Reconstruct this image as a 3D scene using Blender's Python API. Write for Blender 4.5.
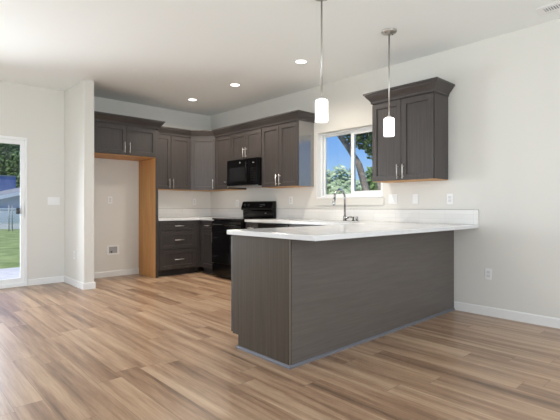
import bpy, bmesh, math, random
from mathutils import Vector, Matrix
random.seed(7)
R = math.radians
scene = bpy.context.scene
for o in list(bpy.data.objects): bpy.data.objects.remove(o)
C = scene.collection

# ------------------------------------------------------------------ camera
cam = bpy.data.cameras.new('camera'); camo = bpy.data.objects.new('camera', cam); C.objects.link(camo)
camo.location = (-4.4582, -6.7318, 1.0944)
camo.rotation_euler = (R(90), 0, -0.7467)
cam.sensor_width = 36; cam.lens = 425.77 / 560 * 36; cam.shift_y = -2.92 / 560
cam.clip_start = 0.05; cam.clip_end = 300
scene.camera = camo
scene.view_settings.view_transform = 'Standard'; scene.view_settings.look = 'None'
scene.view_settings.gamma = 1.0; scene.view_settings.exposure = 0.0
scene.view_settings.use_curve_mapping = False

H = 2.793
# ------------------------------------------------------------------ world: clear blue sky, paler towards the horizon
w = bpy.data.worlds.new('sky'); scene.world = w; w.use_nodes = True
nt = w.node_tree; nt.nodes.clear()
out = nt.nodes.new('ShaderNodeOutputWorld'); bg = nt.nodes.new('ShaderNodeBackground')
tc = nt.nodes.new('ShaderNodeTexCoord'); sp = nt.nodes.new('ShaderNodeSeparateXYZ'); cr = nt.nodes.new('ShaderNodeValToRGB')
nt.links.new(tc.outputs['Generated'], sp.inputs[0]); nt.links.new(sp.outputs['Z'], cr.inputs[0])
e = cr.color_ramp.elements
e[0].position = 0.0; e[0].color = (0.62, 0.80, 0.98, 1)
e[1].position = 0.6; e[1].color = (0.09, 0.25, 0.75, 1)
k = cr.color_ramp.elements.new(0.06); k.color = (0.42, 0.66, 0.96, 1)
k = cr.color_ramp.elements.new(0.13); k.color = (0.235, 0.485, 0.93, 1)
k = cr.color_ramp.elements.new(0.20); k.color = (0.16, 0.39, 0.89, 1)
nt.links.new(cr.outputs[0], bg.inputs[0]); bg.inputs[1].default_value = 1.0
nt.links.new(bg.outputs[0], out.inputs[0])

def light(name, kind, loc, energy, color=(1, 1, 1), **kw):
    l = bpy.data.lights.new(name, kind); l.energy = energy; l.color = color
    o = bpy.data.objects.new(name, l); C.objects.link(o); o.location = loc
    for a, v in kw.items():
        if a == 'rot': o.rotation_euler = v
        elif a == 'size': l.shape = 'RECTANGLE'; l.size, l.size_y = v
        else: setattr(l, a, v)
    return o
# sun over the gardens
sun = light('sun', 'SUN', (0, 0, 10), 5.0, (1.0, 0.95, 0.86), angle=R(0.6))
sun.rotation_euler = Vector((0.64, 0.17, -0.75)).to_track_quat('-Z', 'Y').to_euler()
# daylight lamp at the patio door, and fill lamps added at assumed unseen windows
light('daylight_patio_door', 'AREA', (-4.22, 0.36, 1.12), 158, (0.90, 0.955, 1.0), rot=(R(-76), 0, 0), size=(1.45, 1.98))
light('added_fill_left', 'AREA', (-7.46, -3.2, 1.30), 84, (0.90, 0.95, 1.0), rot=(0, R(-94), 0), size=(1.6, 3.2))
light('added_fill_front', 'AREA', (-3.6, -9.90, 1.45), 222, (0.88, 0.945, 1.0), rot=(R(125), 0, 0), size=(3.6, 2.0))

# ------------------------------------------------------------------ material helpers
def mat(name, color, rough=0.5, metal=0.0, spec=0.5, coat=0.0, emit=None, bump=None, noise=None):
    m = bpy.data.materials.new(name); m.use_nodes = True
    n = m.node_tree; b = n.nodes['Principled BSDF']
    b.inputs['Base Color'].default_value = (*color, 1); b.inputs['Roughness'].default_value = rough
    b.inputs['Metallic'].default_value = metal; b.inputs['Specular IOR Level'].default_value = spec
    b.inputs['Coat Weight'].default_value = coat
    if emit: b.inputs['Emission Color'].default_value = (*emit[0], 1); b.inputs['Emission Strength'].default_value = emit[1]
    if bump or noise:
        t = n.nodes.new('ShaderNodeTexCoord'); z = n.nodes.new('ShaderNodeTexNoise'); n.links.new(t.outputs['Object'], z.inputs['Vector'])
        z.inputs['Scale'].default_value = (bump or noise)[0]; z.inputs['Detail'].default_value = 4
        if bump:
            bp = n.nodes.new('ShaderNodeBump'); bp.inputs['Strength'].default_value = bump[1]; bp.inputs['Distance'].default_value = 0.003
            n.links.new(z.outputs['Fac'], bp.inputs['Height']); n.links.new(bp.outputs[0], b.inputs['Normal'])
        if noise:
            r = n.nodes.new('ShaderNodeValToRGB'); n.links.new(z.outputs['Fac'], r.inputs[0])
            r.color_ramp.elements[0].position = 0.3; r.color_ramp.elements[1].position = 0.7
            r.color_ramp.elements[0].color = (*noise[1], 1); r.color_ramp.elements[1].color = (*noise[2], 1)
            n.links.new(r.outputs[0], b.inputs['Base Color'])
    return m

def wood(name, dark, light_, scale, rough=0.34, spec=0.5, band=0.5):
    m = bpy.data.materials.new(name); m.use_nodes = True
    n = m.node_tree; L = n.links; b = n.nodes['Principled BSDF']
    t = n.nodes.new('ShaderNodeTexCoord'); mp = n.nodes.new('ShaderNodeMapping'); mp.inputs['Scale'].default_value = scale
    L.new(t.outputs['Object'], mp.inputs['Vector'])
    z = n.nodes.new('ShaderNodeTexNoise'); z.inputs['Scale'].default_value = 1.0; z.inputs['Detail'].default_value = 7; z.inputs['Roughness'].default_value = 0.65
    z.inputs['Distortion'].default_value = 0.3
    L.new(mp.outputs[0], z.inputs['Vector'])
    r = n.nodes.new('ShaderNodeValToRGB'); r.color_ramp.elements[0].position = 0.30; r.color_ramp.elements[1].position = 0.72
    r.color_ramp.elements[0].color = (*dark, 1); r.color_ramp.elements[1].color = (*light_, 1)
    L.new(z.outputs['Fac'], r.inputs[0]); L.new(r.outputs[0], b.inputs['Base Color'])
    b.inputs['Roughness'].default_value = rough; b.inputs['Specular IOR Level'].default_value = spec
    bp = n.nodes.new('ShaderNodeBump'); bp.inputs['Strength'].default_value = 0.08; bp.inputs['Distance'].default_value = 0.002
    L.new(z.outputs['Fac'], bp.inputs['Height']); L.new(bp.outputs[0], b.inputs['Normal'])
    return m

WALL = mat('wall_paint', (0.70, 0.685, 0.645), 0.75, bump=(140, 0.12))
CEIL = mat('ceiling_paint', (0.88, 0.90, 0.89), 0.85, bump=(90, 0.25))
TRIM = mat('white_trim', (0.80, 0.80, 0.79), 0.4)
VINYL = mat('white_vinyl', (0.84, 0.85, 0.85), 0.35)
CAB = wood('stained_cabinet_wood', (0.034, 0.0285, 0.027), (0.070, 0.060, 0.057), (110, 110, 2.6), 0.36, 0.5)
CABH = wood('stained_wood_horizontal_grain', (0.092, 0.080, 0.071), (0.126, 0.110, 0.098), (3.0, 70, 70), 0.38, 0.35)
CABE = wood('stained_wood_end_panel', (0.056, 0.044, 0.032), (0.085, 0.068, 0.051), (90, 90, 1.6), 0.5, 0.15)
TOE = mat('toe_kick_dark', (0.030, 0.027, 0.026), 0.55)
PLY = wood('raw_plywood', (0.50, 0.24, 0.075), (0.66, 0.36, 0.13), (14, 14, 1.6), 0.5)
NICK = mat('brushed_nickel', (0.80, 0.79, 0.77), 0.32, 0.9)
NICKD = mat('satin_nickel_rod', (0.50, 0.485, 0.46), 0.35, 1.0)
CHROME = mat('chrome', (0.42, 0.43, 0.44), 0.2, 1.0)
BLACK = mat('black_enamel', (0.003, 0.003, 0.0035), 0.14, spec=0.3)
BLACKG = mat('black_glass', (0.002, 0.002, 0.003), 0.06, spec=0.35)
DGREY = mat('dark_grey_plastic', (0.03, 0.03, 0.032), 0.4)
LMARK = mat('grey_print', (0.35, 0.35, 0.36), 0.5)
SILVER = mat('steel_underside', (0.42, 0.42, 0.42), 0.35, 0.8)
PLATE = mat('white_plate', (0.83, 0.83, 0.83), 0.35)
SLOT = mat('grey_slot', (0.28, 0.29, 0.31), 0.5)
SHOE = mat('grey_blue_shoe', (0.13, 0.135, 0.155), 0.45)
GLOWP = mat('lit_opal_glass', (0.9, 0.9, 0.88), 0.3, emit=((1.0, 0.97, 0.93), 1.7))
GLOWC = mat('lit_downlight', (0.9, 0.9, 0.9), 0.3, emit=((1.0, 0.95, 0.88), 5.0))
STEEL = mat('stainless_sink', (0.45, 0.45, 0.46), 0.3, 1.0)
GRASS = mat('lawn', (0.1, 0.2, 0.04), 0.9, noise=(2.2, (0.13, 0.19, 0.045), (0.30, 0.36, 0.13)))
CONC = mat('concrete', (0.5, 0.5, 0.5), 0.85, noise=(6, (0.46, 0.46, 0.47), (0.56, 0.56, 0.57)))
BARK = mat('bark', (0.2, 0.17, 0.15), 0.9, noise=(9, (0.10, 0.085, 0.075), (0.32, 0.28, 0.25)))
LEAFD = mat('dark_leaves', (0.05, 0.11, 0.03), 0.7, noise=(5, (0.035, 0.08, 0.02), (0.16, 0.27, 0.08)))
LEAFG = mat('green_leaves', (0.10, 0.2, 0.06), 0.7, noise=(5, (0.04, 0.10, 0.03), (0.20, 0.34, 0.10)))
LEAFP = mat('pale_leaves', (0.3, 0.4, 0.25), 0.7, noise=(4, (0.22, 0.34, 0.17), (0.52, 0.62, 0.42)))
GALV = mat('galvanised_steel', (0.30, 0.31, 0.31), 0.5, 0.6)

def quartz():
    m = bpy.data.materials.new('white_quartz'); m.use_nodes = True; n = m.node_tree; L = n.links; b = n.nodes['Principled BSDF']
    t = n.nodes.new('ShaderNodeTexCoord'); z = n.nodes.new('ShaderNodeTexNoise'); z.inputs['Scale'].default_value = 3; z.inputs['Detail'].default_value = 8
    z.inputs['Distortion'].default_value = 1.2
    L.new(t.outputs['Object'], z.inputs['Vector'])
    r = n.nodes.new('ShaderNodeValToRGB'); r.color_ramp.elements[0].position = 0.40; r.color_ramp.elements[1].position = 0.5
    r.color_ramp.elements[0].color = (0.655, 0.66, 0.665, 1); r.color_ramp.elements[1].color = (0.69, 0.695, 0.70, 1)
    L.new(z.outputs['Fac'], r.inputs[0]); L.new(r.outputs[0], b.inputs['Base Color']); b.inputs['Roughness'].default_value = 0.14
    return m
QUARTZ = quartz()

def tile():
    # low splash of stacked pale tiles with hairline joints
    m = bpy.data.materials.new('pale_stacked_tile'); m.use_nodes = True; n = m.node_tree; L = n.links; b = n.nodes['Principled BSDF']
    t = n.nodes.new('ShaderNodeTexCoord'); s = n.nodes.new('ShaderNodeSeparateXYZ'); L.new(t.outputs['Object'], s.inputs[0])
    a = n.nodes.new('ShaderNodeMath'); a.operation = 'ADD'; L.new(s.outputs[0], a.inputs[0]); L.new(s.outputs[1], a.inputs[1])
    c = n.nodes.new('ShaderNodeCombineXYZ'); L.new(a.outputs[0], c.inputs[0]); L.new(s.outputs[2], c.inputs[1])
    k = n.nodes.new('ShaderNodeTexBrick'); L.new(c.outputs[0], k.inputs['Vector'])
    k.offset = 0; k.inputs['Scale'].default_value = 1; k.inputs['Brick Width'].default_value = 0.305; k.inputs['Row Height'].default_value = 0.051
    k.inputs['Mortar Size'].default_value = 0.0012
    k.inputs['Color1'].default_value = (0.72, 0.71, 0.69, 1); k.inputs['Color2'].default_value = (0.76, 0.75, 0.73, 1); k.inputs['Mortar'].default_value = (0.60, 0.59, 0.57, 1)
    L.new(k.outputs['Color'], b.inputs['Base Color']); b.inputs['Roughness'].default_value = 0.2
    return m
TILE = tile()

def glass():
    m = bpy.data.materials.new('window_glass'); m.use_nodes = True; n = m.node_tree; n.nodes.clear(); L = n.links
    o = n.nodes.new('ShaderNodeOutputMaterial'); mx = n.nodes.new('ShaderNodeMixShader'); tr = n.nodes.new('ShaderNodeBsdfTransparent'); gl = n.nodes.new('ShaderNodeBsdfGlossy')
    gl.inputs['Roughness'].default_value = 0.01; f = n.nodes.new('ShaderNodeFresnel'); f.inputs[0].default_value = 1.3
    L.new(f.outputs[0], mx.inputs[0]); L.new(tr.outputs[0], mx.inputs[1]); L.new(gl.outputs[0], mx.inputs[2]); L.new(mx.outputs[0], o.inputs[0])
    return m
GLASS = glass()

def planks():
    m = bpy.data.materials.new('oak_vinyl_planks'); m.use_nodes = True; n = m.node_tree; L = n.links; b = n.nodes['Principled BSDF']
    def M(op, a, bb=None, c=None):
        q = n.nodes.new('ShaderNodeMath'); q.operation = op
        for i, v in enumerate((a, bb, c)):
            if v is None: continue
            if isinstance(v, (int, float)): q.inputs[i].default_value = v
            else: L.new(v, q.inputs[i])
        return q.outputs[0]
    W_, L_ = 0.152, 1.22
    t = n.nodes.new('ShaderNodeTexCoord'); s = n.nodes.new('ShaderNodeSeparateXYZ'); L.new(t.outputs['Object'], s.inputs[0])
    u = M('DIVIDE', s.outputs[0], W_); row = M('FLOOR', u); fu = M('FRACT', u)
    wn = n.nodes.new('ShaderNodeTexWhiteNoise'); wn.noise_dimensions = '1D'; L.new(row, wn.inputs['W'])
    v = M('ADD', M('DIVIDE', s.outputs[1], L_), M('MULTIPLY', wn.outputs['Value'], 7.3)); col = M('FLOOR', v); fv = M('FRACT', v)
    cid = n.nodes.new('ShaderNodeCombineXYZ'); L.new(row, cid.inputs[0]); L.new(col, cid.inputs[1])
    w2 = n.nodes.new('ShaderNodeTexWhiteNoise'); w2.noise_dimensions = '2D'; L.new(cid.outputs[0], w2.inputs['Vector'])
    # grain, different on every plank
    g = n.nodes.new('ShaderNodeCombineXYZ')
    L.new(M('MULTIPLY', s.outputs[0], 1.0), g.inputs[0]); L.new(M('MULTIPLY', s.outputs[1], 0.05), g.inputs[1]); L.new(M('MULTIPLY', w2.outputs['Value'], 37.0), g.inputs[2])
    z1 = n.nodes.new('ShaderNodeTexNoise'); z1.inputs['Scale'].default_value = 12; z1.inputs['Detail'].default_value = 5; z1.inputs['Distortion'].default_value = 0.25; L.new(g.outputs[0], z1.inputs['Vector'])
    z2 = n.nodes.new('ShaderNodeTexNoise'); z2.inputs['Scale'].default_value = 75; z2.inputs['Detail'].default_value = 5; z2.inputs['Roughness'].default_value = 0.7; L.new(g.outputs[0], z2.inputs['Vector'])
    f = M('ADD', M('MULTIPLY', z1.outputs['Fac'], 0.72), M('MULTIPLY', z2.outputs['Fac'], 0.34))
    f = M('ADD', f, M('MULTIPLY', M('SUBTRACT', w2.outputs['Value'], 0.5), 0.10))
    r = n.nodes.new('ShaderNodeValToRGB'); L.new(f, r.inputs[0]); el = r.color_ramp.elements
    el[0].position = 0.345; el[0].color = (0.149, 0.091, 0.056, 1); el[1].position = 0.69; el[1].color = (0.522, 0.374, 0.253, 1)
    q = el.new(0.46); q.color = (0.286, 0.174, 0.108, 1)
    q = el.new(0.56); q.color = (0.405, 0.268, 0.172, 1)
    b.inputs['Specular IOR Level'].default_value = 0.7
    # joints
    ju = M('MINIMUM', fu, M('SUBTRACT', 1.0, fu)); jv = M('MINIMUM', fv, M('SUBTRACT', 1.0, fv))
    j = M('MAXIMUM', M('LESS_THAN', ju, 0.007), M('LESS_THAN', jv, 0.0013))
    mx = n.nodes.new('ShaderNodeMix'); mx.data_type = 'RGBA'; mx.inputs['B'].default_value = (0.14, 0.08, 0.045, 1)
    L.new(M('MULTIPLY', j, 0.65), mx.inputs['Factor']); L.new(r.outputs[0], mx.inputs['A']); L.new(mx.outputs['Result'], b.inputs['Base Color'])
    L.new(M('ADD', M('MULTIPLY', z2.outputs['Fac'], 0.12), 0.25), b.inputs['Roughness'])
    bp = n.nodes.new('ShaderNodeBump'); bp.inputs['Strength'].default_value = 0.10; bp.inputs['Distance'].default_value = 0.002
    L.new(M('SUBTRACT', z2.outputs['Fac'], j), bp.inputs['Height']); L.new(bp.outputs[0], b.inputs['Normal'])
    return m
FLOOR = planks()

# ------------------------------------------------------------------ mesh helpers
def link(name, bm, m, parent=None, bevel=0, smooth=False, loc=None):
    bmesh.ops.recalc_face_normals(bm, faces=bm.faces)
    me = bpy.data.meshes.new(name); bm.to_mesh(me); bm.free()
    for x in (m if isinstance(m, (list, tuple)) else [m]): me.materials.append(x)
    if smooth:
        for p in me.polygons: p.use_smooth = True
    o = bpy.data.objects.new(name, me); C.objects.link(o)
    if parent: o.parent = parent
    if loc: o.location = loc
    if bevel:
        bv = o.modifiers.new('edge', 'BEVEL'); bv.width = bevel; bv.segments = 2; bv.limit_method = 'ANGLE'; bv.angle_limit = R(50)
    return o
def tag(o, label=None, cat=None, group=None, kind=None):
    if label: o['label'] = label
    if cat: o['category'] = cat
    if group: o['group'] = group
    if kind: o['kind'] = kind
    return o
def thing(name, label, cat, loc=(0, 0, 0), rz=0, group=None):
    o = bpy.data.objects.new(name, None); C.objects.link(o); o.empty_display_size = 0.1
    o.location = loc; o.rotation_euler = (0, 0, rz); return tag(o, label, cat, group)
def box(bm, x0, x1, y0, y1, z0, z1, mi=0):
    v = [bm.verts.new(p) for p in ((x0, y0, z0), (x1, y0, z0), (x1, y1, z0), (x0, y1, z0), (x0, y0, z1), (x1, y0, z1), (x1, y1, z1), (x0, y1, z1))]
    for f in ((0, 3, 2, 1), (4, 5, 6, 7), (0, 1, 5, 4), (1, 2, 6, 5), (2, 3, 7, 6), (3, 0, 4, 7)):
        bm.faces.new([v[i] for i in f]).material_index = mi
    return bm
def B(*a): return box(bmesh.new(), *a)
def tube(bm, pts, r, n=12, cap=True, mi=0):
    """tube through the points; r one radius or one for each point"""
    pts = [Vector(p) for p in pts]; rs = r if isinstance(r, (list, tuple)) else [r] * len(pts)
    rings = []; prev = None
    for i, p in enumerate(pts):
        a = pts[max(i - 1, 0)]; b = pts[min(i + 1, len(pts) - 1)]; d = (b - a).normalized()
        if prev is None: s = d.cross(Vector((0, 0, 1)) if abs(d.z) < 0.9 else Vector((1, 0, 0))).normalized()
        else: s = (prev - d * prev.dot(d)).normalized()
        prev = s; t = d.cross(s)
        rings.append([bm.verts.new(p + (s * math.cos(2 * math.pi * k / n) + t * math.sin(2 * math.pi * k / n)) * rs[i]) for k in range(n)])
    for a, b in zip(rings, rings[1:]):
        for k in range(n):
            f = bm.faces.new((a[k], a[(k + 1) % n], b[(k + 1) % n], b[k])); f.material_index = mi; f.smooth = True
    if cap:
        for q in (rings[0], rings[-1]): bm.faces.new(q).material_index = mi
    return bm
def lathe(bm, prof, c=(0, 0, 0), n=32, mi=0):
    """profile of (radius, z) turned about the vertical through c"""
    rings = []
    for r, z in prof:
        if r < 1e-6: rings.append([bm.verts.new((c[0], c[1], c[2] + z))])
        else: rings.append([bm.verts.new((c[0] + r * math.cos(2 * math.pi * k / n), c[1] + r * math.sin(2 * math.pi * k / n), c[2] + z)) for k in range(n)])
    for a, b in zip(rings, rings[1:]):
        for k in range(n):
            if len(a) == 1 and len(b) == 1: continue
            if len(a) == 1: vs = (a[0], b[(k + 1) % n], b[k])
            elif len(b) == 1: vs = (a[k], a[(k + 1) % n], b[0])
            else: vs = (a[k], a[(k + 1) % n], b[(k + 1) % n], b[k])
            f = bm.faces.new(vs); f.smooth = True; f.material_index = mi
    return bm
def grid_slab(us, vs, mask, t0, t1, axis):
    """a slab of constant thickness cut to the cells of a grid; axis is the thickness direction"""
    bm = bmesh.new(); vc = {}
    def P(i, j, t):
        k = (i, j, t)
        if k not in vc:
            tt = (t0, t1)[t]; u, v = us[i], vs[j]
            vc[k] = bm.verts.new({'z': (u, v, tt), 'x': (tt, u, v), 'y': (u, tt, v)}[axis])
        return vc[k]
    nu, nv = len(us) - 1, len(vs) - 1
    on = lambda i, j: 0 <= i < nu and 0 <= j < nv and mask(i, j)
    for i in range(nu):
        for j in range(nv):
            if not on(i, j): continue
            for t in (0, 1): bm.faces.new((P(i, j, t), P(i + 1, j, t), P(i + 1, j + 1, t), P(i, j + 1, t)))
            for (di, dj, a, b) in ((-1, 0, (i, j), (i, j + 1)), (1, 0, (i + 1, j), (i + 1, j + 1)), (0, -1, (i, j), (i + 1, j)), (0, 1, (i, j + 1), (i + 1, j + 1))):
                if not on(i + di, j + dj): bm.faces.new((P(*a, 0), P(*b, 0), P(*b, 1), P(*a, 1)))
    return bm
def struct(name, bm, m, parent=None, bevel=0):
    o = link(name, bm, m, parent, bevel)
    if not parent: o['kind'] = 'structure'
    return o
def extrude_profile(bm, prof, path, closed_ends=True):
    """sweep a (out, z) profile along a plan polyline with mitred corners; out is to the right of travel"""
    pts = [Vector((p[0], p[1])) for p in path]; rings = []
    for i, p in enumerate(pts):
        def nrm(a, b): d = (b - a).normalized(); return Vector((d.y, -d.x))
        if i == 0: m = nrm(pts[0], pts[1])
        elif i == len(pts) - 1: m = nrm(pts[-2], pts[-1])
        else:
            a, b = nrm(pts[i - 1], p), nrm(p, pts[i + 1]); m = (a + b) / (1 + a.dot(b))
        rings.append([bm.verts.new((p.x + m.x * o, p.y + m.y * o, z)) for o, z in prof])
    k = len(prof)
    for a, b in zip(rings, rings[1:]):
        for i in range(k): bm.faces.new((a[i], a[(i + 1) % k], b[(i + 1) % k], b[i]))
    for q in (rings[0], rings[-1]): bm.faces.new(q)
    return bm
def copy_tree(o, parent=None):
    c = o.copy(); C.objects.link(c)
    if parent: c.parent = parent
    for ch in list(o.children): copy_tree(ch, c)
    return c

# ------------------------------------------------------------------ the room
RX0, RY0 = -7.5, -10.0
struct('floor', B(RX0 - 0.15, 0.15, RY0 - 0.15, 0.15, -0.12, 0.0), FLOOR)
struct('ceiling', B(RX0 - 0.15, 0.15, RY0 - 0.15, 0.15, H, H + 0.15), CEIL)
struct('roof', B(RX0 - 2.6, 0.5, RY0 - 1.4, 0.18, H + 0.155, H + 0.35), TRIM)     # unseen roof, added with deep eaves to keep the sun out of the windows
WY0, WY1, WZ0, WZ1 = -3.765, -2.682, 1.224, 2.128       # kitchen window opening
SX0, SX1, SZ1 = -4.92, -3.018, 2.055                    # patio door opening
struct('wall_right', grid_slab([RY0 - 0.15, WY0, WY1, 0.15], [0, WZ0, WZ1, H], lambda i, j: not (i == 1 and j == 1), 0, 0.15, 'x'), WALL)
struct('wall_back', grid_slab([RX0 - 0.15, SX0, SX1, 0.0], [0, SZ1, H], lambda i, j: not (i == 1 and j == 0), 0, 0.15, 'y'), WALL)
struct('wall_left', grid_slab([RY0, -4.8, -1.6, 0.0], [0, 0.45, 2.45, H], lambda i, j: not (i == 1 and j == 1), RX0 - 0.15, RX0, 'x'), WALL)
struct('wall_front', grid_slab([RX0 - 0.15, -5.4, -1.8, 0.0], [0, 0.45, 2.45, H], lambda i, j: not (i == 1 and j == 1), RY0 - 0.15, RY0, 'y'), WALL)
STL, STR, STY = -2.535, -2.402, -0.834
struct('wall_alcove', B(STL, STR, STY, 0, 0, H), WALL, bevel=0.006)

bp_ = [(0, 0), (0.013, 0), (0.013, 0.080), (0.008, 0.090), (0, 0.090)]
struct('baseboard_right', extrude_profile(bmesh.new(), bp_, [(0, RY0), (0, -4.66)][::-1]), TRIM)
struct('baseboard_alcove', extrude_profile(bmesh.new(), bp_, [(STR, 0), (-1.402, 0)]), TRIM)
struct('baseboard_left', extrude_profile(bmesh.new(), bp_, [(SX1 + 0.005, 0), (STL, 0), (STL, STY), (STR, STY), (STR, -0.0)]), TRIM)
struct('baseboard_back', extrude_profile(bmesh.new(), bp_, [(RX0, 0), (SX0 - 0.005, 0)]), TRIM)

# kitchen window: white slider set back in a drywall opening
def window(name, ax, u0, u1, z0, z1, t, panes, fw=0.024, sw=0.03):
    """ax 'x': window in the right wall, frame from t to t+0.07"""
    us = [u0, u0 + fw, u1 - fw, u1]; zs = [z0, z0 + fw, z1 - fw, z1]
    root = struct(name, grid_slab(us, zs, lambda i, j: not (i == 1 and j == 1), t, t + 0.065, ax), VINYL, bevel=0.003)
    for (a, b, off, extra, *w_) in panes:
        sw = w_[0] if w_ else 0.03
        zz0, zz1 = z0 + fw - 0.004, z1 - fw + 0.004
        us = [a, a + sw, b - sw, b]; zs = [zz0, zz0 + sw + extra, zz1 - sw, zz1]
        s = link('sash', grid_slab(us, zs, lambda i, j: not (i == 1 and j == 1), t + off, t + off + 0.026, ax), VINYL, root, bevel=0.002)
        g = B(t + off + 0.010, t + off + 0.015, a + sw - 0.004, b - sw + 0.004, zs[1] - 0.004, zs[2] + 0.004) if ax == 'x' else B(a + sw - 0.004, b - sw + 0.004, t + off + 0.010, t + off + 0.015, zs[1] - 0.004, zs[2] + 0.004)
        link('pane', g, GLASS, s)
    return root
wm = -3.245
window('window_1', 'x', WY0, WY1, WZ0, WZ1, 0.075, [(wm - 0.01, WY1 - 0.034, 0.032, 0.0), (WY0 + 0.034, wm + 0.027, 0.004, 0.012, 0.05)])
struct('trim_1', B(-0.012, 0.0, WY0 - 0.02, WY1 + 0.01, 1.118, WZ0 - 0.012), WALL, bevel=0.003)     # low apron board below the window
struct('trim_2', B(-0.016, 0.074, WY0 + 0.001, WY1 - 0.001, WZ0 - 0.010, WZ0 + 0.004), TRIM, bevel=0.003)  # thin white sill

struct('lit_return_liner', B(0.001, 0.074, WY1 - 0.004, WY1 - 0.0003, WZ0 + 0.005, WZ1 - 0.001), TRIM)   # white liner added so the return looks lit by daylight
# patio door
dr = struct('door_1', grid_slab([SX0, SX0 + 0.035, SX1 - 0.026, SX1], [0.0, 0.04, SZ1 - 0.035, SZ1], lambda i, j: not (i == 1 and j == 1), -0.008, 0.11, 'y'), VINYL, bevel=0.003)
for (a, b, off) in ((-3.99, SX1 - 0.026, 0.02), (SX0 + 0.035, -3.93, 0.06)):
    s = link('door_panel', grid_slab([a, a + 0.050, b - 0.050, b], [0.035, 0.115, SZ1 - 0.095, SZ1 - 0.03], lambda i, j: not (i == 1 and j == 1), off, off + 0.035, 'y'), VINYL, dr, bevel=0.003)
    link('pane', B(a + 0.047, b - 0.047, off + 0.014, off + 0.02, 0.11, SZ1 - 0.09), GLASS, s)
    if off < 0.03:
        h = B(b - 0.045, b - 0.012, off - 0.012, off, 0.93, 1.15); box(h, b - 0.040, b - 0.022, off - 0.045, off - 0.030, 0.96, 1.12)
        box(h, b - 0.038, b - 0.024, off - 0.034, off - 0.010, 0.965, 0.985); box(h, b - 0.038, b - 0.024, off - 0.034, off - 0.010, 1.095, 1.115)
        tag(link('door_handle', h, VINYL, s, 0.002))
        tag(link('door_lock', B(b - 0.105, b - 0.060, off - 0.030, off, 1.00, 1.08), DGREY, s, 0.004), 'small dark grey latch body')
# assumed windows outside the view, put in as openings for the fill lamps
window('assumed_window_left', 'x', -4.8, -1.6, 0.45, 2.45, RX0 - 0.12, [(-4.77, -3.2, 0.02, 0), (-3.22, -1.63, 0.02, 0)])
window('assumed_window_front', 'y', -5.4, -1.8, 0.45, 2.45, RY0 - 0.12, [(-5.37, -3.6, 0.02, 0), (-3.62, -1.83, 0.02, 0)])

# ------------------------------------------------------------------ cabinets
T = 0.019
def door_mesh(x0, x1, z0, z1, y, sw):
    """one shaker front, its back at y, facing -y"""
    bm = bmesh.new()
    def ring(i, yy): return [bm.verts.new(p) for p in ((x0 + i, yy, z0 + i), (x1 - i, yy, z0 + i), (x1 - i, yy, z1 - i), (x0 + i, yy, z1 - i))]
    rs = [ring(0, y), ring(0, y - T + 0.0015), ring(0.0015, y - T), ring(sw, y - T), ring(sw + 0.003, y - T + 0.012)]
    bm.faces.new(rs[0])
    for a, b in zip(rs, rs[1:]):
        for k in range(4): bm.faces.new((a[k], a[(k + 1) % 4], b[(k + 1) % 4], b[k]))
    bm.faces.new(rs[-1]); return bm
def pull(parent, kind, x, z, y, L=0.158):
    bm = bmesh.new(); h = L / 2; yb = y - 0.032
    if kind == 'v':
        tube(bm, [(x, yb, z - h), (x, yb, z + h)], 0.005, 10)
        for s in (-1, 1): tube(bm, [(x, y, z + s * h * 0.7), (x, yb, z + s * h * 0.7)], 0.0045, 8)
    else:
        tube(bm, [(x - h, yb, z), (x + h, yb, z)], 0.006, 10)
        for s in (-1, 1): tube(bm, [(x + s * h * 0.7, y, z), (x + s * h * 0.7, yb, z)], 0.0045, 8)
    return link('handle', bm, NICK, parent)
def front(root, kind, x0, x1, z0, z1, y, hk=None, m=None):
    sw = 0.058 if z1 - z0 > 0.2 else 0.038
    g = 0.003
    d = link(kind, door_mesh(x0 + g, x1 - g, z0 + g, z1 - g, y, sw), m or CAB, root)
    if hk: pull(d, hk[0], hk[1], hk[2], y - T, hk[3] if len(hk) > 3 else 0.158)
    return d
def cabinet(name, label, loc, rz, w_, d, z0, z1, fronts, toe=False, group=None, under=True):
    """loc is the cabinet's left rear corner at the floor, as one faces it; local x to the right, -y to the front"""
    root = thing(name, label, 'cabinet', loc, rz, group)
    if toe:
        link('body', B(0, w_, -d, -0.003, 0.10, z1), CAB, root)
        link('toe_kick', B(0, w_, -d + 0.075, -0.005, 0.0, 0.10), TOE, root)
    else:
        link('body', B(0, w_, -d, -0.003, z0 + (0.006 if under else 0), z1), CAB, root)
        if under: tag(link('bottom_panel', B(0.004, w_ - 0.004, -d + 0.004, -0.006, z0, z0 + 0.006), PLY, root), 'unfinished orange plywood underside')
    for f in fronts: front(root, f[0], f[1], f[2], f[3], f[4], -d - 0.001, f[5] if len(f) > 5 else None)
    return root
UB, UT, UD = 1.385, 2.30, 0.305
HZ = UB + 0.10
RW = R(-90)
# crown moulding profile (out, z)
CP = [(0, 2.285), (0.004, 2.285), (0.006, 2.305), (0.016, 2.322), (0.036, 2.345), (0.052, 2.366), (0.058, 2.380), (0.070, 2.386), (0.070, 2.404), (0, 2.404)]
e_ = 0.0215
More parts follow.
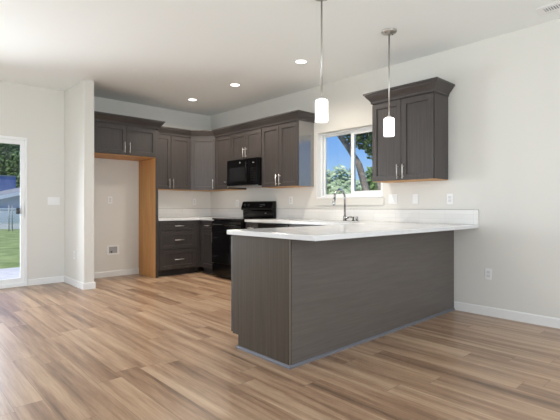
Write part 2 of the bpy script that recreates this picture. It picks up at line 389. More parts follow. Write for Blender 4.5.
# 1 fridge cabinet
fx0, fx1, fd = -2.372, -1.402, 0.620
fc = cabinet('overhead_cabinet', 'wide two-door dark cabinet over the empty refrigerator alcove', (fx0, 0, 0), 0, fx1 - fx0, fd, 1.850, UT,
    [('door', 0.030, 0.500, 1.862, 2.282, ('v', 0.462, 1.965)), ('door', 0.500, 0.968, 1.862, 2.282, ('v', 0.538, 1.965))])
link('crown', extrude_profile(bmesh.new(), [(o, z + 0.010) for o, z in CP], [(0.0, -fd - e_), (fx1 - fx0 + 0.036, -fd - e_), (fx1 - fx0 + 0.036, -0.325 - 0.075)]), CAB, fc)
link('filler', B(-0.028, 0, -fd - 0.001, -0.003, 1.850, UT), CAB, fc)
tp = thing('tall_end_panel', 'tall plywood panel with dark front edge right of refrigerator alcove', 'panel', (-1.384, -0.30, 0))
tag(link('inner_face', B(-0.018, -0.014, -0.295, 0.297, 0, 1.848), PLY, tp), 'raw orange plywood face')
link('outer_face', B(-0.0135, 0.018, -0.315, 0.297, 0, UT - 0.02), CAB, tp)
tag(link('edge_band', B(-0.018, -0.0135, -0.315, -0.296, 0, 1.848), CAB, tp), 'dark stained front edge')
# 2 back wall uppers
bx0 = -1.364
cabinet('wall_cabinet', 'two-door dark wall cabinet between refrigerator alcove and diagonal corner cabinet', (bx0, 0, 0), 0, 0.752, UD, UB, UT - 0.001,
    [('door', 0.004, 0.372, UB + 0.002, 2.275, ('v', 0.338, HZ)), ('door', 0.372, 0.742, UB + 0.002, 2.275, ('v', 0.406, HZ))])
# 3 diagonal corner cabinet
cc = thing('corner_wall_cabinet', 'single-door dark wall cabinet set diagonally across the kitchen corner', 'cabinet', (-0.306, -0.306, 0))
def plan_prism(pts, z0, z1, off=(0, 0)):
    bm = bmesh.new(); a = [bm.verts.new((x - off[0], y - off[1], z0)) for x, y in pts]; b = [bm.verts.new((x - off[0], y - off[1], z1)) for x, y in pts]
    bm.faces.new(a); bm.faces.new(b[::-1])
    for i in range(len(pts)): bm.faces.new((a[i], a[(i + 1) % len(pts)], b[(i + 1) % len(pts)], b[i]))
    return bm
o_ = (-0.306, -0.306); g_ = 0.003
link('body', plan_prism([(-g_, -g_), (-0.611, -g_), (-0.611, -0.306), (-0.306, -0.611), (-g_, -0.611)], UB + 0.006, UT, o_), CAB, cc)
tag(link('bottom_panel', plan_prism([(-.01, -.01), (-0.605, -.01), (-0.605, -0.303), (-0.303, -0.605), (-.01, -0.605)], UB, UB + 0.006, o_), PLY, cc), 'unfinished orange plywood underside')
dl = 0.305 * math.sqrt(2)
dd = link('door', door_mesh(0.006, dl - 0.006, UB + 0.002, 2.275, 0, 0.058), CAB, cc)
dd.location = (-0.611 + 0.306 - 0.0012, 0 - 0.0012, 0); dd.rotation_euler = (0, 0, R(-45))
pull(dd, 'v', dl - 0.036, HZ, -T)
# 4 right wall uppers (local x runs toward the camera)
cabinet('wall_cabinet', 'narrow single-door dark wall cabinet between corner cabinet and microwave', (0, -0.613, 0), RW, 0.470, UD, UB, UT - 0.001,
    [('door', 0.006, 0.467, UB + 0.002, 2.275, ('v', 0.433, HZ))])
cabinet('wall_cabinet', 'short two-door dark cabinet directly above the black microwave', (0, -1.085, 0), RW, 0.768, UD, 1.846, UT - 0.001,
    [('door', 0.003, 0.384, 1.850, 2.275, ('v', 0.352, 1.945)), ('door', 0.384, 0.765, 1.850, 2.275, ('v', 0.416, 1.945))])
wc_ = cabinet('wall_cabinet', 'two-door dark wall cabinet between microwave and kitchen window', (0, -1.855, 0), RW, 0.768, UD, UB, UT - 0.001,
    [('door', 0.003, 0.384, UB + 0.002, 2.275, ('v', 0.350, HZ)), ('door', 0.384, 0.765, UB + 0.002, 2.275, ('v', 0.418, HZ))])
CABG = wood('raised_gloss_side_wood', (0.064, 0.057, 0.054), (0.112, 0.099, 0.093), (110, 110, 2.6), 0.26)
pb_ = CABG.node_tree.nodes['Principled BSDF']; pb_.inputs['IOR'].default_value = 2.0; pb_.inputs['Coat Weight'].default_value = 1.0; pb_.inputs['Coat IOR'].default_value = 2.4; pb_.inputs['Coat Roughness'].default_value = 0.26  # gloss raised above the other cabinet wood to strengthen the window's reflection
tag(link('side_panel', B(0.7684, 0.7705, -UD - 0.001, -0.003, UB, UT - 0.012), CABG, wc_), 'glossy side catching the window light')
f_ = -UD - e_
q_ = 0.306 + e_ * math.tan(R(22.5)) * 1.0
crn = link('crown_molding', extrude_profile(bmesh.new(), CP, [(bx0 + 0.002, f_), (-0.611 - e_ * 0.414, f_), (f_, -0.611 - e_ * 0.414), (f_, -2.626), (-0.002, -2.626)]), CAB)
tag(crn, 'long dark crown molding running over the corner wall cabinets', 'molding')
# 5 upper over the peninsula
pc = cabinet('wall_cabinet', 'two-door dark wall cabinet hanging alone right of the window', (0, -3.832, 0), RW, 0.760, UD, UB, UT,
    [('door', 0.003, 0.380, UB + 0.002, 2.275, ('v', 0.346, HZ)), ('door', 0.380, 0.757, UB + 0.002, 2.275, ('v', 0.414, HZ))])
link('crown', extrude_profile(bmesh.new(), CP, [(-0.004, -0.003), (-0.004, f_), (0.764, f_), (0.764, -0.003)]), CAB, pc)

# base cabinets
CT0, CT1 = 0.878, 0.914
BD = 0.61
cabinet('drawer_cabinet', 'dark base cabinet with three drawers beside the refrigerator alcove', (-1.364, 0, 0), 0, 0.752, BD, 0, CT0 - 0.002,
    [('drawer', 0.020, 0.660, 0.722, 0.866, ('h', 0.344, 0.795)), ('drawer', 0.020, 0.660, 0.425, 0.716, ('h', 0.344, 0.572)), ('drawer', 0.020, 0.660, 0.110, 0.419, ('h', 0.344, 0.262))], toe=True)
cabinet('base_cabinet', 'narrow dark base cabinet with one drawer and door left of the range', (0, -0.613, 0), RW, 0.466, BD, 0, CT0 - 0.002,
    [('drawer', 0.048, 0.462, 0.722, 0.866, ('h', 0.255, 0.795, 0.11)), ('door', 0.048, 0.462, 0.110, 0.716, ('v', 0.427, 0.615))], toe=True)
cabinet('base_cabinet', 'slim dark base cabinet between range and dishwasher', (0, -1.856, 0), RW, 0.286, BD, 0, CT0 - 0.002,
    [('drawer', 0.004, 0.282, 0.722, 0.866, ('h', 0.143, 0.795, 0.11)), ('door', 0.004, 0.282, 0.110, 0.716, ('v', 0.040, 0.615))], toe=True)
sb = cabinet('sink_cabinet', 'two-door dark sink base cabinet below the kitchen window', (0, -2.757, 0), RW, 0.99, BD, 0, 0.66,
    [('false_front', 0.004, 0.986, 0.722, 0.866), ('door', 0.004, 0.495, 0.110, 0.716, ('v', 0.458, 0.615)), ('door', 0.495, 0.986, 0.110, 0.716, ('v', 0.532, 0.615))], toe=True)
link('front_rail', B(0, 0.99, -BD, -BD + 0.02, 0.66, CT0 - 0.002), CAB, sb)
# peninsula
PX, PYF, PYB = -2.447, -4.009, -4.655
wd = (abs(PX) - 0.66 - 0.006) / 3
pn = thing('peninsula_cabinet', 'dark wood-panelled peninsula base under the white quartz breakfast counter', 'cabinet', (-1.22, -4.32, 0))
ox, oy = -1.22, -4.32
def PB(x0, x1, y0, y1, z0, z1): return B(x0 - ox, x1 - ox, y0 - oy, y1 - oy, z0, z1)
link('body', PB(PX + 0.019, -0.003, -4.637, PYF - 0.001, 0.10, CT0 - 0.002), CAB, pn)
for i in range(3): link('door_bumper', PB(PX + 0.02 + i * wd, PX + 0.04 + i * wd, PYF - 0.001, PYF + 0.0089, 0.80, 0.82), TOE, pn)
link('toe_kick', PB(PX + 0.019, -0.003, -4.637, -4.083, 0.0, 0.10), TOE, pn)
# end panel with a notch at the toe
em = plan_prism([(-4.653, 0.0), (-4.080, 0.0), (-4.080, 0.10), (PYF, 0.10), (PYF, CT0 - 0.002), (-4.653, CT0 - 0.002)], PX, PX + 0.0185)
for v in em.verts: v.co = Vector((v.co.z - ox, v.co.x - oy, v.co.y))
tag(link('end_panel', em, CABE, pn, 0.001), 'brown end panel with vertical grain')
tag(link('back_panel', PB(PX + 0.019, -0.003, PYB, -4.6375, 0, CT0 - 0.002), CABH, pn), 'wide back panel with horizontal grain')
tag(link('corner_trim', PB(PX - 0.002, PX + 0.006, PYB - 0.003, PYB - 0.0005, 0.018, CT0 - 0.003), mat('pale_corner', (0.17, 0.145, 0.12), 0.35), pn), 'pale thin corner strip')  # paler thin strip down the outer corner of the panels
sh = [(0, 0), (0.016, 0), (0.015, 0.010), (0.008, 0.018), (0, 0.020)]
shp = [(PX, -4.072), (PX, PYB), (-0.004, PYB)]
shb = bmesh.new(); extrude_profile(shb, [(-o - 0.0005, z) for o, z in sh], [(x - ox, y - oy) for x, y in shp][::-1]) if False else extrude_profile(shb, [(o + 0.0005, z) for o, z in sh], [(x - ox, y - oy) for x, y in shp])
tag(link('shoe_molding', shb, SHOE, pn), 'blue-grey shoe molding along the floor')
for i in range(3):
    a = PX + 0.003 + i * wd
    d = link('door', door_mesh(0.0015, wd - 0.0015, 0.110, 0.866, 0, 0.058), CAB, pn)
    d.rotation_euler = (0, 0, R(180)); d.location = (a + wd - ox, PYF - oy + 0.009, 0)
    pull(d, 'v', 0.035, 0.76, -T)

# ------------------------------------------------------------------ worktops
w1 = grid_slab([-1.364, -0.645, -0.003], [-1.079, -0.645, -0.003], lambda i, j: not (i == 0 and j == 0), CT0, CT1, 'z')
k1 = link('countertop', w1, QUARTZ, None, 0.003); tag(k1, 'white quartz L-shaped corner worktop between refrigerator alcove and range', 'countertop')
SXA, SXB, SYA, SYB = -0.555, -0.165, -3.60, -2.86        # sink cut-out
w2 = grid_slab([-2.476, -0.645, SXA, SXB, -0.003], [-4.915, -3.965, SYA, SYB, -1.853],
    lambda i, j: (j == 0) or (i >= 1 and not (i == 2 and j == 2)), CT0, CT1, 'z')
k2 = link('countertop', w2, QUARTZ, None, 0.005); tag(k2, 'large white quartz countertop with sink cut-out extending over the peninsula', 'countertop')
SZ_ = 1.070
GT = mat('splash_shadow_grey', (0.24, 0.23, 0.22), 0.5)
def splash(parent, boxes):
    bm = bmesh.new()
    for (a, b, c, d) in boxes: box(bm, a, b, c, d, CT1 + 0.0005, SZ_ - 0.004)
    s = link('backsplash', bm, TILE, parent); tag(s, 'low splash of stacked pale tiles')
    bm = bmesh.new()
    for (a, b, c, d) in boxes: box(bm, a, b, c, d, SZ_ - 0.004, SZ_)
    tag(link('shadow_caulk_line', bm, GT, s), 'thin grey shadow and caulk line')  # grey strip draws the shadow and caulk line above the splash
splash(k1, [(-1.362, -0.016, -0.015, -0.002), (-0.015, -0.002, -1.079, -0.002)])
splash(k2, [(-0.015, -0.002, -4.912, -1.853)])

# sink
sk = thing('kitchen_sink', 'stainless undermount sink set in the counter before the window', 'sink', (-0.36, -3.23, 0.70))
def basin():
    bm = bmesh.new(); hx, hy = 0.20, 0.375; t = 0.012; zt = CT0 - 0.70 - 0.002
    def ring(dx, dy, z): return [bm.verts.new(p) for p in ((-dx, -dy, z), (dx, -dy, z), (dx, dy, z), (-dx, dy, z))]
    rs = [ring(hx - 0.004, hy - 0.004, zt), ring(hx - 0.012, hy - 0.012, 0.012), ring(hx - 0.04, hy - 0.04, 0.0)]
    ro = [ring(hx + t, hy + t, zt), ring(hx + t, hy + t, -0.012)]
    for a, b in list(zip(rs, rs[1:])) + [(ro[0], ro[1]), (rs[0], ro[0])]:
        for k in range(4): bm.faces.new((a[k], a[(k + 1) % 4], b[(k + 1) % 4], b[k]))
    bm.faces.new(rs[-1]); bm.faces.new(ro[-1]); return bm
link('basin', basin(), STEEL, sk)
link('drain', lathe(bmesh.new(), [(0, 0.004), (0.03, 0.004), (0.045, 0.006), (0.048, 0.0015), (0, 0.0015)], n=24), CHROME, sk)

# faucet
fa = thing('kitchen_faucet', 'chrome gooseneck pull-down faucet on the counter under the window', 'faucet', (-0.105, -3.262, CT1 + 0.0005))
link('base_plate', B(-0.030, 0.030, -0.215, 0.035, 0.0, 0.007), CHROME, fa, 0.003)
nb = bmesh.new(); lathe(nb, [(0, 0.006), (0.024, 0.006), (0.024, 0.05), (0.019, 0.062), (0.0125, 0.07), (0, 0.07)], n=20)
pts = [(0, 0, 0.06), (0, 0, 0.30)]
for k in range(1, 13):
    a = math.pi * k / 13; pts.append((-0.102 + 0.102 * math.cos(a), 0, 0.30 + 0.102 * math.sin(a)))
pts += [(-0.206, 0, 0.29)]
tube(nb, pts, 0.0135, 14); link('spout', nb, CHROME, fa)
link('spray_head', tube(bmesh.new(), [(-0.206, 0, 0.292), (-0.214, 0, 0.26), (-0.226, 0, 0.212), (-0.228, 0, 0.202)], [0.0145, 0.018, 0.021, 0.016], 16), CHROME, fa)
hb = bmesh.new(); tube(hb, [(0, -0.02, 0.040), (0, -0.05, 0.040)], 0.013, 14); tube(hb, [(0, -0.04, 0.042), (-0.004, -0.09, 0.058), (-0.006, -0.115, 0.060)], [0.008, 0.006, 0.005], 10)
link('lever_handle', hb, CHROME, fa)
sdp = bmesh.new(); lathe(sdp, [(0, 0.006), (0.021, 0.006), (0.021, 0.012), (0.010, 0.02), (0.010, 0.045), (0.015, 0.047), (0.015, 0.056), (0, 0.058)], (0, -0.135, 0), 20)
tube(sdp, [(0, -0.135, 0.05), (-0.03, -0.135, 0.052), (-0.055, -0.135, 0.046)], 0.0045, 8)
tag(link('side_dispenser', sdp, DGREY, fa), 'small dark dispenser on the deck plate')
link('side_cap', lathe(bmesh.new(), [(0, 0.006), (0.016, 0.006), (0.016, 0.052), (0.012, 0.058), (0, 0.06)], (0, -0.192, 0), 20), CHROME, fa)

# ------------------------------------------------------------------ appliances
# range, local: x to the right as faced, -y forward
rg = thing('electric_range', 'black freestanding electric range with raised rear control panel', 'range', (0, -1.084, 0), RW)
RWD = 0.764
link('body', B(0.002, RWD - 0.002, -0.655, -0.02, 0.03, 0.895), BLACK, rg)
ck = B(0, RWD, -0.690, -0.02, 0.896, 0.922)
link('cooktop', ck, BLACKG, rg, 0.004)
for (x, y, r) in ((0.20, -0.20, 0.075), (0.56, -0.20, 0.09), (0.20, -0.47, 0.10), (0.56, -0.47, 0.075)):
    b_ = bmesh.new(); lathe(b_, [(r - 0.003, 0.0005), (r, 0.0009), (r + 0.001, 0.0005)], (x, y, 0.922), 40); link('burner_ring', b_, DGREY, rg)
od = link('oven_door', B(0.004, RWD - 0.004, -0.700, -0.656, 0.225, 0.885), BLACK, rg, 0.006)
link('oven_window', B(0.13, RWD - 0.13, -0.7025, -0.7005, 0.40, 0.70), BLACKG, od)
hb = bmesh.new(); tube(hb, [(0.05, -0.735, 0.825), (RWD - 0.05, -0.735, 0.825)], 0.011, 12)
for x in (0.075, RWD - 0.075): tube(hb, [(x, -0.700, 0.825), (x, -0.735, 0.825)], 0.009, 10)
link('oven_handle', hb, BLACK, od)
link('storage_drawer', B(0.004, RWD - 0.004, -0.690, -0.656, 0.035, 0.215), BLACK, rg, 0.006)
for x in (0.06, RWD - 0.06): link('foot', lathe(bmesh.new(), [(0, 0), (0.02, 0), (0.02, 0.03), (0, 0.03)], (x, -0.56, 0), 12), DGREY, rg)
# backguard: side profile with leaning control face
bg_ = plan_prism([(-0.020, 0.9225), (-0.075, 0.9225), (-0.078, 1.035), (-0.118, 1.050), (-0.120, 1.075), (-0.085, 1.178), (-0.070, 1.188), (-0.020, 1.188)], 0.002, RWD - 0.002)
for v in bg_.verts: v.co = Vector((v.co.z, v.co.x, v.co.y))
cp_ = link('control_panel', bg_, BLACK, rg, 0.004)
n_ = Vector((0, -0.103, -0.035)).normalized()   # outward, leaning
up = Vector((0, 0.035, 0.103)).normalized(); nn = Vector((0, -0.103, 0.035)).normalized()
def onpanel(x, t, d=0.0): return Vector((x, -0.120, 1.075)) + up * t + nn * d
for x in (0.10, 0.20, 0.58, 0.67):
    tube_b = tube(bmesh.new(), [onpanel(x, 0.052, 0.001), onpanel(x, 0.052, 0.012), onpanel(x, 0.052, 0.024)], [0.019, 0.018, 0.015], 20); link('knob', tube_b, DGREY, cp_)
def quadplate(x0, x1, t0, t1, d0, d1):
    bm = bmesh.new(); v = [bm.verts.new(onpanel(x, t, d)) for d in (d0, d1) for (x, t) in ((x0, t0), (x1, t0), (x1, t1), (x0, t1))]
    bm.faces.new(v[:4]); bm.faces.new(v[4:][::-1])
    for i in range(4): bm.faces.new((v[i], v[(i + 1) % 4], v[4 + (i + 1) % 4], v[4 + i]))
    return bm
link('clock_display', quadplate(0.31, 0.46, 0.020, 0.075, 0.0006, 0.0022), BLACKG, cp_)
link('emblem', lathe(bmesh.new(), [(0, 0), (0.011, 0), (0.011, 0.002), (0, 0.002)], n=20), LMARK, cp_)
em_ = cp_.children[-1]; em_.location = onpanel(0.385, 0.088, 0.0008); em_.rotation_euler = nn.to_track_quat('Z', 'Y').to_euler()
for i in range(4):
    for j in range(2): link('key', quadplate(0.475 + i * 0.018, 0.483 + i * 0.018, 0.03 + j * 0.026, 0.036 + j * 0.026, 0.0006, 0.0018), LMARK, cp_)
link('badge', B(0.56, 0.60, -0.0795, -0.0772, 0.995, 1.003), LMARK, cp_)

# over-the-range microwave
mw = thing('microwave_oven', 'black over-the-range microwave under the short cabinet', 'microwave', (0, -1.087, 1.415), RW)
MW, MH, MD = 0.762, 0.428, 0.375
link('housing', B(0, MW, -MD, -0.004, 0.006, MH), BLACK, mw, 0.002)
tag(link('vent_base', B(0.01, MW - 0.01, -MD + 0.01, -0.01, 0.0, 0.006), SILVER, mw), 'pale metal underside with filters')
md = link('microwave_door', B(0.003, 0.565, -MD - 0.032, -MD - 0.001, 0.018, MH - 0.004), BLACK, mw, 0.005)
link('door_window', B(0.075, 0.475, -MD - 0.0335, -MD - 0.0322, 0.085, 0.300), mat('smoked_screen', (0.014, 0.014, 0.016), 0.25), md)
hb = bmesh.new(); tube(hb, [(0.54, -MD - 0.062, 0.06), (0.54, -MD - 0.062, MH - 0.06)], 0.009, 12)
for z in (0.08, MH - 0.08): tube(hb, [(0.54, -MD - 0.03, z), (0.54, -MD - 0.062, z)], 0.008, 10)
link('door_handle', hb, BLACK, md)
kp = link('keypad_panel', B(0.568, MW - 0.003, -MD - 0.032, -MD - 0.001, 0.018, MH - 0.004), BLACK, mw, 0.005)
link('clock_display', B(0.61, 0.73, -MD - 0.0335, -MD - 0.0322, 0.335, 0.375), BLACKG, kp)
DIM = mat('dim_print', (0.025, 0.025, 0.025), 0.5)
for i in range(3):
    for j in range(6): link('key', B(0.612 + i * 0.042, 0.632 + i * 0.042, -MD - 0.0332, -MD - 0.0322, 0.085 + j * 0.036, 0.092 + j * 0.036), DIM, kp)
tag(link('display_digits', B(0.66, 0.70, -MD - 0.0342, -MD - 0.0336, 0.347, 0.357), LMARK, kp), 'pale display characters')
eb = lathe(bmesh.new(), [(0, 0), (0.013, 0), (0.013, 0.0015), (0, 0.0015)], n=20)
em2 = link('emblem', eb, LMARK, md); em2.location = (0.345, -MD - 0.0322, 0.372); em2.rotation_euler = (R(90), 0, 0)
link('grille', B(0.01, MW - 0.01, -MD - 0.012, -MD - 0.001, 0.006, 0.016), SILVER, mw)

# dishwasher
dw = thing('dishwasher', 'black built-in dishwasher between the slim cabinet and sink', 'dishwasher', (0, -2.145, 0), RW)
link('tub', B(0.003, 0.605, -0.58, -0.02, 0.10, 0.868), DGREY, dw)
link('front_door', B(0.003, 0.605, -0.632, -0.581, 0.115, 0.745), BLACK, dw, 0.005)
link('control_strip', B(0.003, 0.605, -0.636, -0.581, 0.750, 0.868), BLACK, dw, 0.005)
link('toe_panel', B(0.003, 0.605, -0.55, -0.50, 0.0, 0.098), BLACK, dw)

# ------------------------------------------------------------------ plates on the walls
RECP = mat('outlet_face', (0.66, 0.66, 0.66), 0.4)
def outlet(label, loc, rz, gangs=1, kind='outlet', group=None):
    """faces -y locally; origin on the wall at plate centre"""
    nm = {'outlet': 'wall_outlet', 'switch': 'light_switch'}[kind]
    w_ = 0.035 + 0.0455 * (gangs - 1) / 2 * 1.0; t = thing(nm, label, 'outlet' if kind == 'outlet' else 'switch', loc, rz, group)
    link('plate', B(-w_, w_, -0.006, -0.0005, -0.057, 0.057), PLATE, t, 0.0025)
    for g in range(gangs):
        x = (g - (gangs - 1) / 2) * 0.0455
        if kind == 'outlet':
            for z in (-0.0185, 0.0185): link('receptacle', B(x - 0.0165, x + 0.0165, -0.0085, -0.006, z - 0.014, z + 0.014), RECP, t, 0.003)
        else:
            link('rocker', B(x - 0.0165, x + 0.0165, -0.010, -0.006, -0.033, 0.033), PLATE, t, 0.003)
    return t
outlet('white outlet low on the right wall beyond the peninsula end', (0, -5.009, 0.42), RW)
outlet('double white switch plate just right of and below the window', (0, -3.908, 1.19), RW, 2, 'switch')
outlet('single white switch plate under the lone wall cabinet, beside the double plate', (0, -4.20, 1.188), RW, 1, 'switch')
outlet('white outlet above the splash at the right end of lone wall cabinet', (0, -4.61, 1.182), RW)
outlet('white outlet on the right wall between range and window', (0, -2.157, 1.195), RW)
outlet('white outlet on the right wall between corner and range', (0, -0.83, 1.16), RW)
outlet('white outlet on the back wall above the drawer cabinet', (-0.35, 0, 1.19), 0)
outlet('white outlet at counter height inside the refrigerator alcove', (-1.872, 0, 1.205), 0)
outlet('white triple switch plate beside the sliding patio door', (-2.68, 0, 1.183), 0, 3, 'switch')
outlet('white outlet low on the narrow wall end left of the alcove', (STL, -0.45, 0.43), R(-90))
# water supply box
wb = thing('water_supply_box', 'white recessed ice-maker water box low in refrigerator alcove', 'wall box', (-1.825, 0, 0.418))
link('surround', grid_slab([-0.095, -0.066, 0.066, 0.095], [-0.075, -0.050, 0.050, 0.075], lambda i, j: not (i == 1 and j == 1), -0.008, -0.0005, 'y'), PLATE, wb, 0.002)
tag(link('recess', B(-0.066, 0.066, -0.003, -0.0008, -0.050, 0.050), mat('recess_shade_grey', (0.33, 0.33, 0.34), 0.6), wb), 'inner box with recess shade in its grey')  # flat plate, the shade of the recess put into its grey
vb = bmesh.new(); tube(vb, [(-0.025, -0.006, -0.050), (-0.025, -0.006, -0.015)], 0.006, 10); box(vb, -0.038, -0.012, -0.012, -0.003, -0.030, -0.018)
link('valve', vb, DGREY, wb)

# ------------------------------------------------------------------ ceiling fittings
def can(label, x, y):
    t = thing('recessed_downlight', label, 'ceiling light', (x, y, H), 0, 'recessed kitchen downlights')
    link('trim_ring', lathe(bmesh.new(), [(0.060, -0.001), (0.062, -0.005), (0.082, -0.004), (0.086, -0.0005)], n=40), PLATE, t)
    link('lens', lathe(bmesh.new(), [(0, -0.004), (0.0605, -0.004)], n=40), GLOWC, t)
    return t
CANS = [(-0.905, -3.253, 'lit recessed downlight in the ceiling nearest the hanging pendants'), (-0.90, -1.969, 'lit recessed downlight in the ceiling, middle one of the three'),
        (-0.905, -0.855, 'lit recessed downlight in the ceiling closest to the corner')]
for x, y, lb in CANS:
    can(lb, x, y)
    light('downlight_lamp', 'SPOT', (x, y, H - 0.012), 135, (1.0, 0.90, 0.77), spot_size=R(160), spot_blend=1.0, shadow_soft_size=0.06)
PEND = [(-0.897, -4.432, 'right pendant lamp with lit white cylinder shade, canopy in view'), (-1.897, -4.455, 'left pendant lamp with lit white cylinder shade on long rod')]
p0 = None
for x, y, lb in PEND:
    if p0 is None:
        p0 = t = thing('pendant_lamp', lb, 'lamp', (x, y, H), 0, 'pendants over the peninsula')
        link('canopy', lathe(bmesh.new(), [(0, -0.001), (0.072, -0.001), (0.074, -0.010), (0.066, -0.020), (0.020, -0.026), (0.012, -0.034), (0, -0.034)], n=36), NICKD, t)
        link('rod', tube(bmesh.new(), [(0, 0, -0.03), (0, 0, 1.958 - H)], 0.0075, 12), NICKD, t)
        sc_ = bmesh.new()
        for s in (-1, 1): lathe(sc_, [(0, -0.030), (0.006, -0.030), (0.006, -0.018), (0, -0.018)], (0.045 * s, -0.01 * s, 0), 12)
        link('canopy_screw', sc_, CHROME, t)
        link('cap', lathe(bmesh.new(), [(0, 1.975 - H), (0.012, 1.975 - H), (0.026, 1.960 - H), (0.026, 1.955 - H), (0, 1.955 - H)], n=24), NICK, t)
        link('lamp_shade', lathe(bmesh.new(), [(0, 0.176), (0.040, 0.176), (0.049, 0.170), (0.052, 0.160), (0.052, 0.008), (0.048, 0.0), (0, 0.0)], (0, 0, 1.778 - H), 36), GLOWP, t)
    else:
        c = copy_tree(p0); c.location = (x, y, H); c['label'] = lb
# ceiling vent
cv = thing('ceiling_vent', 'white ceiling air register with dark louvre slots, upper right', 'vent', (-0.292, -5.722, H))
link('vent_frame', grid_slab([-0.09, -0.042, 0.042, 0.09], [-0.175, -0.134, 0.134, 0.175], lambda i, j: not (i == 1 and j == 1), -0.008, -0.0005, 'z'), PLATE, cv, 0.003)
link('backing', B(-0.042, 0.042, -0.134, 0.134, -0.002, -0.0008), SLOT, cv)
for k in range(14):
    y = -0.1235 + k * 0.019
    lv = bmesh.new(); box(lv, -0.042, 0.042, y - 0.004, y + 0.004, -0.007, -0.003); link('louvre', lv, PLATE, cv)

# ------------------------------------------------------------------ outside
GZ = -0.10
struct('ground', B(-60, 70, -40, 80, GZ - 0.2, GZ), GRASS)
struct('patio', B(-8, 0.3, 0.16, 2.75, GZ, GZ + 0.03), CONC)
def leaves(bm, c, rad, n, size, rnd):
    for _ in range(n):
        d = Vector((rnd.gauss(0, 1), rnd.gauss(0, 1), rnd.gauss(0, 1))).normalized() * (rnd.random() ** 0.4)
        p = Vector(c) + Vector((d.x * rad[0], d.y * rad[1], d.z * rad[2]))
        a = Vector((rnd.gauss(0, 1), rnd.gauss(0, 1), rnd.gauss(0, 1))).normalized(); b = a.orthogonal().normalized(); s = size * rnd.uniform(0.6, 1.3)
        vs = [bm.verts.new(p + a * s), bm.verts.new(p + b * s * 0.55), bm.verts.new(p - a * s), bm.verts.new(p - b * s * 0.55)]
        bm.faces.new(vs)
def tree(name, label, loc, trunk, blobs, m, size, seed, cat='tree'):
    rnd = random.Random(seed); t = thing(name, label, cat, loc)
    if trunk:
        bm = bmesh.new()
        for pts, rs in trunk: tube(bm, pts, rs, 12)
        link('trunk', bm, BARK, t)
    bm = bmesh.new()
    for c, rad, n in blobs: leaves(bm, c, rad, n, size, rnd)
    link('foliage', bm, m, t); return t
# leaning tree outside the kitchen window (base on the lawn)
def cray(u, v, dist):
    """a spot in the garden, found by its bearing from the viewing place"""
    fw = Vector((math.sin(.7467), math.cos(.7467), 0)); r = Vector((math.cos(.7467), -math.sin(.7467), 0))
    return Vector(camo.location) + (fw + r * ((u - 280) / 425.77) + Vector((0, 0, 1)) * ((207.08 - v) / 425.77)) * dist
D = 11.0
base = cray(377, 240, D); base.z = GZ
def rel(u, v, d=D): return cray(u, v, d) - base
tree('leaning_tree', 'leaning bare-trunked tree outside the kitchen window', base,
    [([(0, 0, 0), rel(373, 215), rel(366, 190), rel(359, 165), rel(350, 150), rel(340, 136), rel(330, 118), rel(322, 95)], [.16, .13, .095, .085, .075, .065, .05, .03]),
     ([rel(373, 213), rel(380, 190), rel(377, 165), rel(372, 145), rel(366, 120)], [.07, .06, .05, .04, .02]),
     ([rel(350, 150), rel(357, 138), rel(362, 120)], [.10, .07, .03]), ([rel(359, 165), rel(352, 158), rel(352, 162)], [.05, .04, .02])],
    [(rel(369, 140), (.35, .5, .32), 420), (rel(352, 136), (.25, .3, .25), 200), (rel(378, 128), (.6, .6, .4), 700), (rel(350, 112), (1.0, 1.2, .5), 1200), (rel(374, 152, 10.8), (.2, .25, .2), 120), (rel(384, 150), (.3, .4, .6), 300)], LEAFG, 0.075, 3)
for i, (u, v, d, rr, m, lb) in enumerate([(329, 190, 14, 0.72, LEAFP, 'pale green bushy shrub outside, left in the kitchen window'), (346, 182, 19, 1.25, LEAFP, 'tall pale green shrub behind the faucet outside the window'),
        (381, 186, 16, 0.7, LEAFG, 'green shrub behind the leaning trunks outside the window')]):
    c = cray(u, v, d); b = Vector((c.x, c.y, GZ)); hgt = c.z - GZ
    tree('garden_shrub', lb, b, [([(0, 0, 0), (0, 0.1, hgt)], [.1, .05])],
        [((0, 0, hgt * .80), (rr, rr, .6), 2600), ((0.3, -.4, hgt * 0.45), (rr * 1.3, rr * 1.3, hgt * .5), 2200), ((-.2, .2, hgt + .25), (rr * .5, rr * .5, .5), 350)], m, 0.11, 20 + i, 'shrub')
# beyond the patio door: fence, neighbouring house, blue building, trees
def gp(u, d, z): q = cray(u, 207.08, d); return Vector((q.x, q.y, z))
fn = gp(5, 21, GZ)
fe = thing('chain_link_fence', 'galvanised chain-link fence across the lawn beyond patio door', 'fence', fn)
pa, pb = Vector((-7.5, -0.6, 0)), Vector((9.0, 1.0, 0)); fd_ = (pb - pa)
rail = bmesh.new(); tube(rail, [pa + Vector((0, 0, 1.05)), pb + Vector((0, 0, 1.05))], 0.022, 8); link('top_rail', rail, GALV, fe)
npost = 9
for k in range(npost):
    p = pa + fd_ * (k / (npost - 1)); link('post', tube(bmesh.new(), [p, p + Vector((0, 0, 1.15))], 0.03, 8), GALV, fe)
for du in (9.0, 12.2):
    p = gp(du, 21, GZ) - fn; link('gate_post', tube(bmesh.new(), [p, p + Vector((0, 0, 1.28))], 0.022, 8), GALV, fe)
wm_ = bmesh.new(); L_ = fd_.length; dn = fd_.normalized(); step = 0.14
k = -1.05
while k < L_:
    for s in (1, -1):
        a0 = k; a1 = k + 1.05
        p0_ = pa + dn * (a0 if s > 0 else a1) + Vector((0, 0, 0.02)); p1_ = pa + dn * (a1 if s > 0 else a0) + Vector((0, 0, 1.05))
        tube(wm_, [p0_, p1_], 0.0035, 3, False)
    k += step
tag(link('wire_mesh', wm_, GALV, fe), kind='stuff')
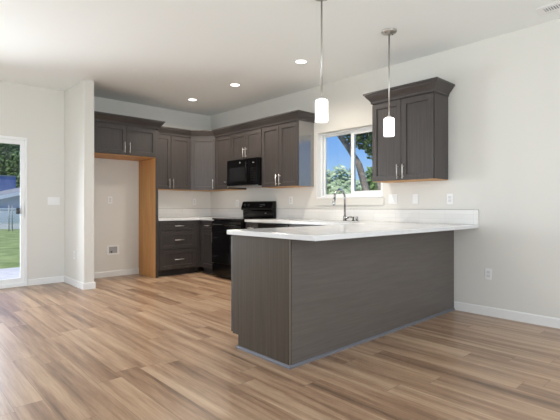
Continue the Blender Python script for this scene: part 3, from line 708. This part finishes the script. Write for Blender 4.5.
NH = mat('pale_siding', (0.82, 0.82, 0.78), 0.8); NR = mat('grey_shingles', (0.22, 0.23, 0.24), 0.9, noise=(3, (0.17, 0.18, 0.19), (0.27, 0.28, 0.29)))
BLUE = mat('blue_cladding', (0.16, 0.20, 0.42), 0.7, noise=(0.9, (0.13, 0.17, 0.38), (0.26, 0.30, 0.52)))
SID = mat('eave_shade_siding', (0.36, 0.39, 0.40), 0.8)  # grey-blue carries the shade under the roof edge
hp = gp(0, 31, GZ)
nh = thing('neighbour_house', 'low house with pale lower wall and white sloping fascia beyond the fence', 'house', hp, R(8))
zr = lambda x: (1.92 + 0.25 * x) if x < 5 else (3.17 - 0.25 * (x - 5))
def gable(y0, y1, x0, x1, zb, dz0, dz1):
    bm = bmesh.new(); xs = [x0, 5, x1]
    pr = [(x0, zb if zb is not None else zr(x0) + dz0)] + ([(x1, zb)] if zb is not None else [(5, zr(5) + dz0), (x1, zr(x1) + dz0)]) + [(x, zr(x) + dz1) for x in xs[::-1]]
    a = [bm.verts.new((x, y0, z)) for x, z in pr]; b = [bm.verts.new((x, y1, z)) for x, z in pr]; bm.faces.new(a); bm.faces.new(b[::-1])
    for q in range(len(pr)): bm.faces.new((a[q], a[(q + 1) % len(pr)], b[(q + 1) % len(pr)], b[q]))
    return bm
link('house_wall', B(-3, 13, -0.55, 6, 0, 1.12), NH, nh)
link('gable_siding', gable(0.2, 6, -3, 13, 1.121, 0, -0.06), SID, nh)
link('roof', gable(0.0, 6.3, -4, 14, None, 0.0, 0.14), NR, nh)
link('fascia', gable(-0.06, -0.002, -4, 14, None, -0.16, 0.12), TRIM, nh)
link('house_window', B(-2.0, -1.1, -0.58, -0.552, 0.45, 1.0), BLACKG, nh)
dv = [gp(-60, 23, GZ), gp(90, 23, GZ), gp(90, 30.4, GZ), gp(-60, 30.4, GZ)]
struct('driveway', plan_prism([(q.x, q.y) for q in dv], GZ, GZ + 0.02), mat('old_asphalt', (0.4, 0.4, 0.38), 0.9, noise=(1.5, (0.30, 0.33, 0.27), (0.40, 0.42, 0.38))))
bp2 = gp(-8, 40, GZ)
bb = thing('blue_building', 'tall blue-clad building behind the low pale house', 'building', bp2, R(5))
bxr = (gp(13.2, 40, GZ) - bp2).length
link('blue_wall', B(-9, bxr, 0, 6, 0, 4.15), BLUE, bb)
link('parapet', B(-9.05, bxr + 0.05, -0.05, 6.05, 4.15, 4.24), GALV, bb)
for i, (u, d, h_, rr, m, lb) in enumerate([(4, 58, 13.0, 4.6, LEAFD, 'large dark green tree above the blue building'), (25, 51, 8.0, 1.9, LEAFD, 'dark green tree right of the blue building'),
        (-110, 62, 12, 4.0, LEAFG, 'tall green tree at far left behind the blue building'), (85, 70, 12, 3.6, LEAFD, 'dark tree beyond the right jamb of patio door')]):
    b = gp(u, d, GZ)
    tree('garden_tree', lb, b, [([(0, 0, 0), (0.1, 0, h_ * .4), (0, .2, h_ * .75)], [.35, .26, .1])],
        [((0, 0, h_ * .75), (rr, rr, h_ * .25), 5200), ((0, -.5, h_ * .5), (rr * 1.05, rr * 1.05, h_ * .25), 5200), ((0.3, -.5, h_ * .28), (rr * .9, rr * .9, h_ * .2), 2500)], m, 0.24, 50 + i)
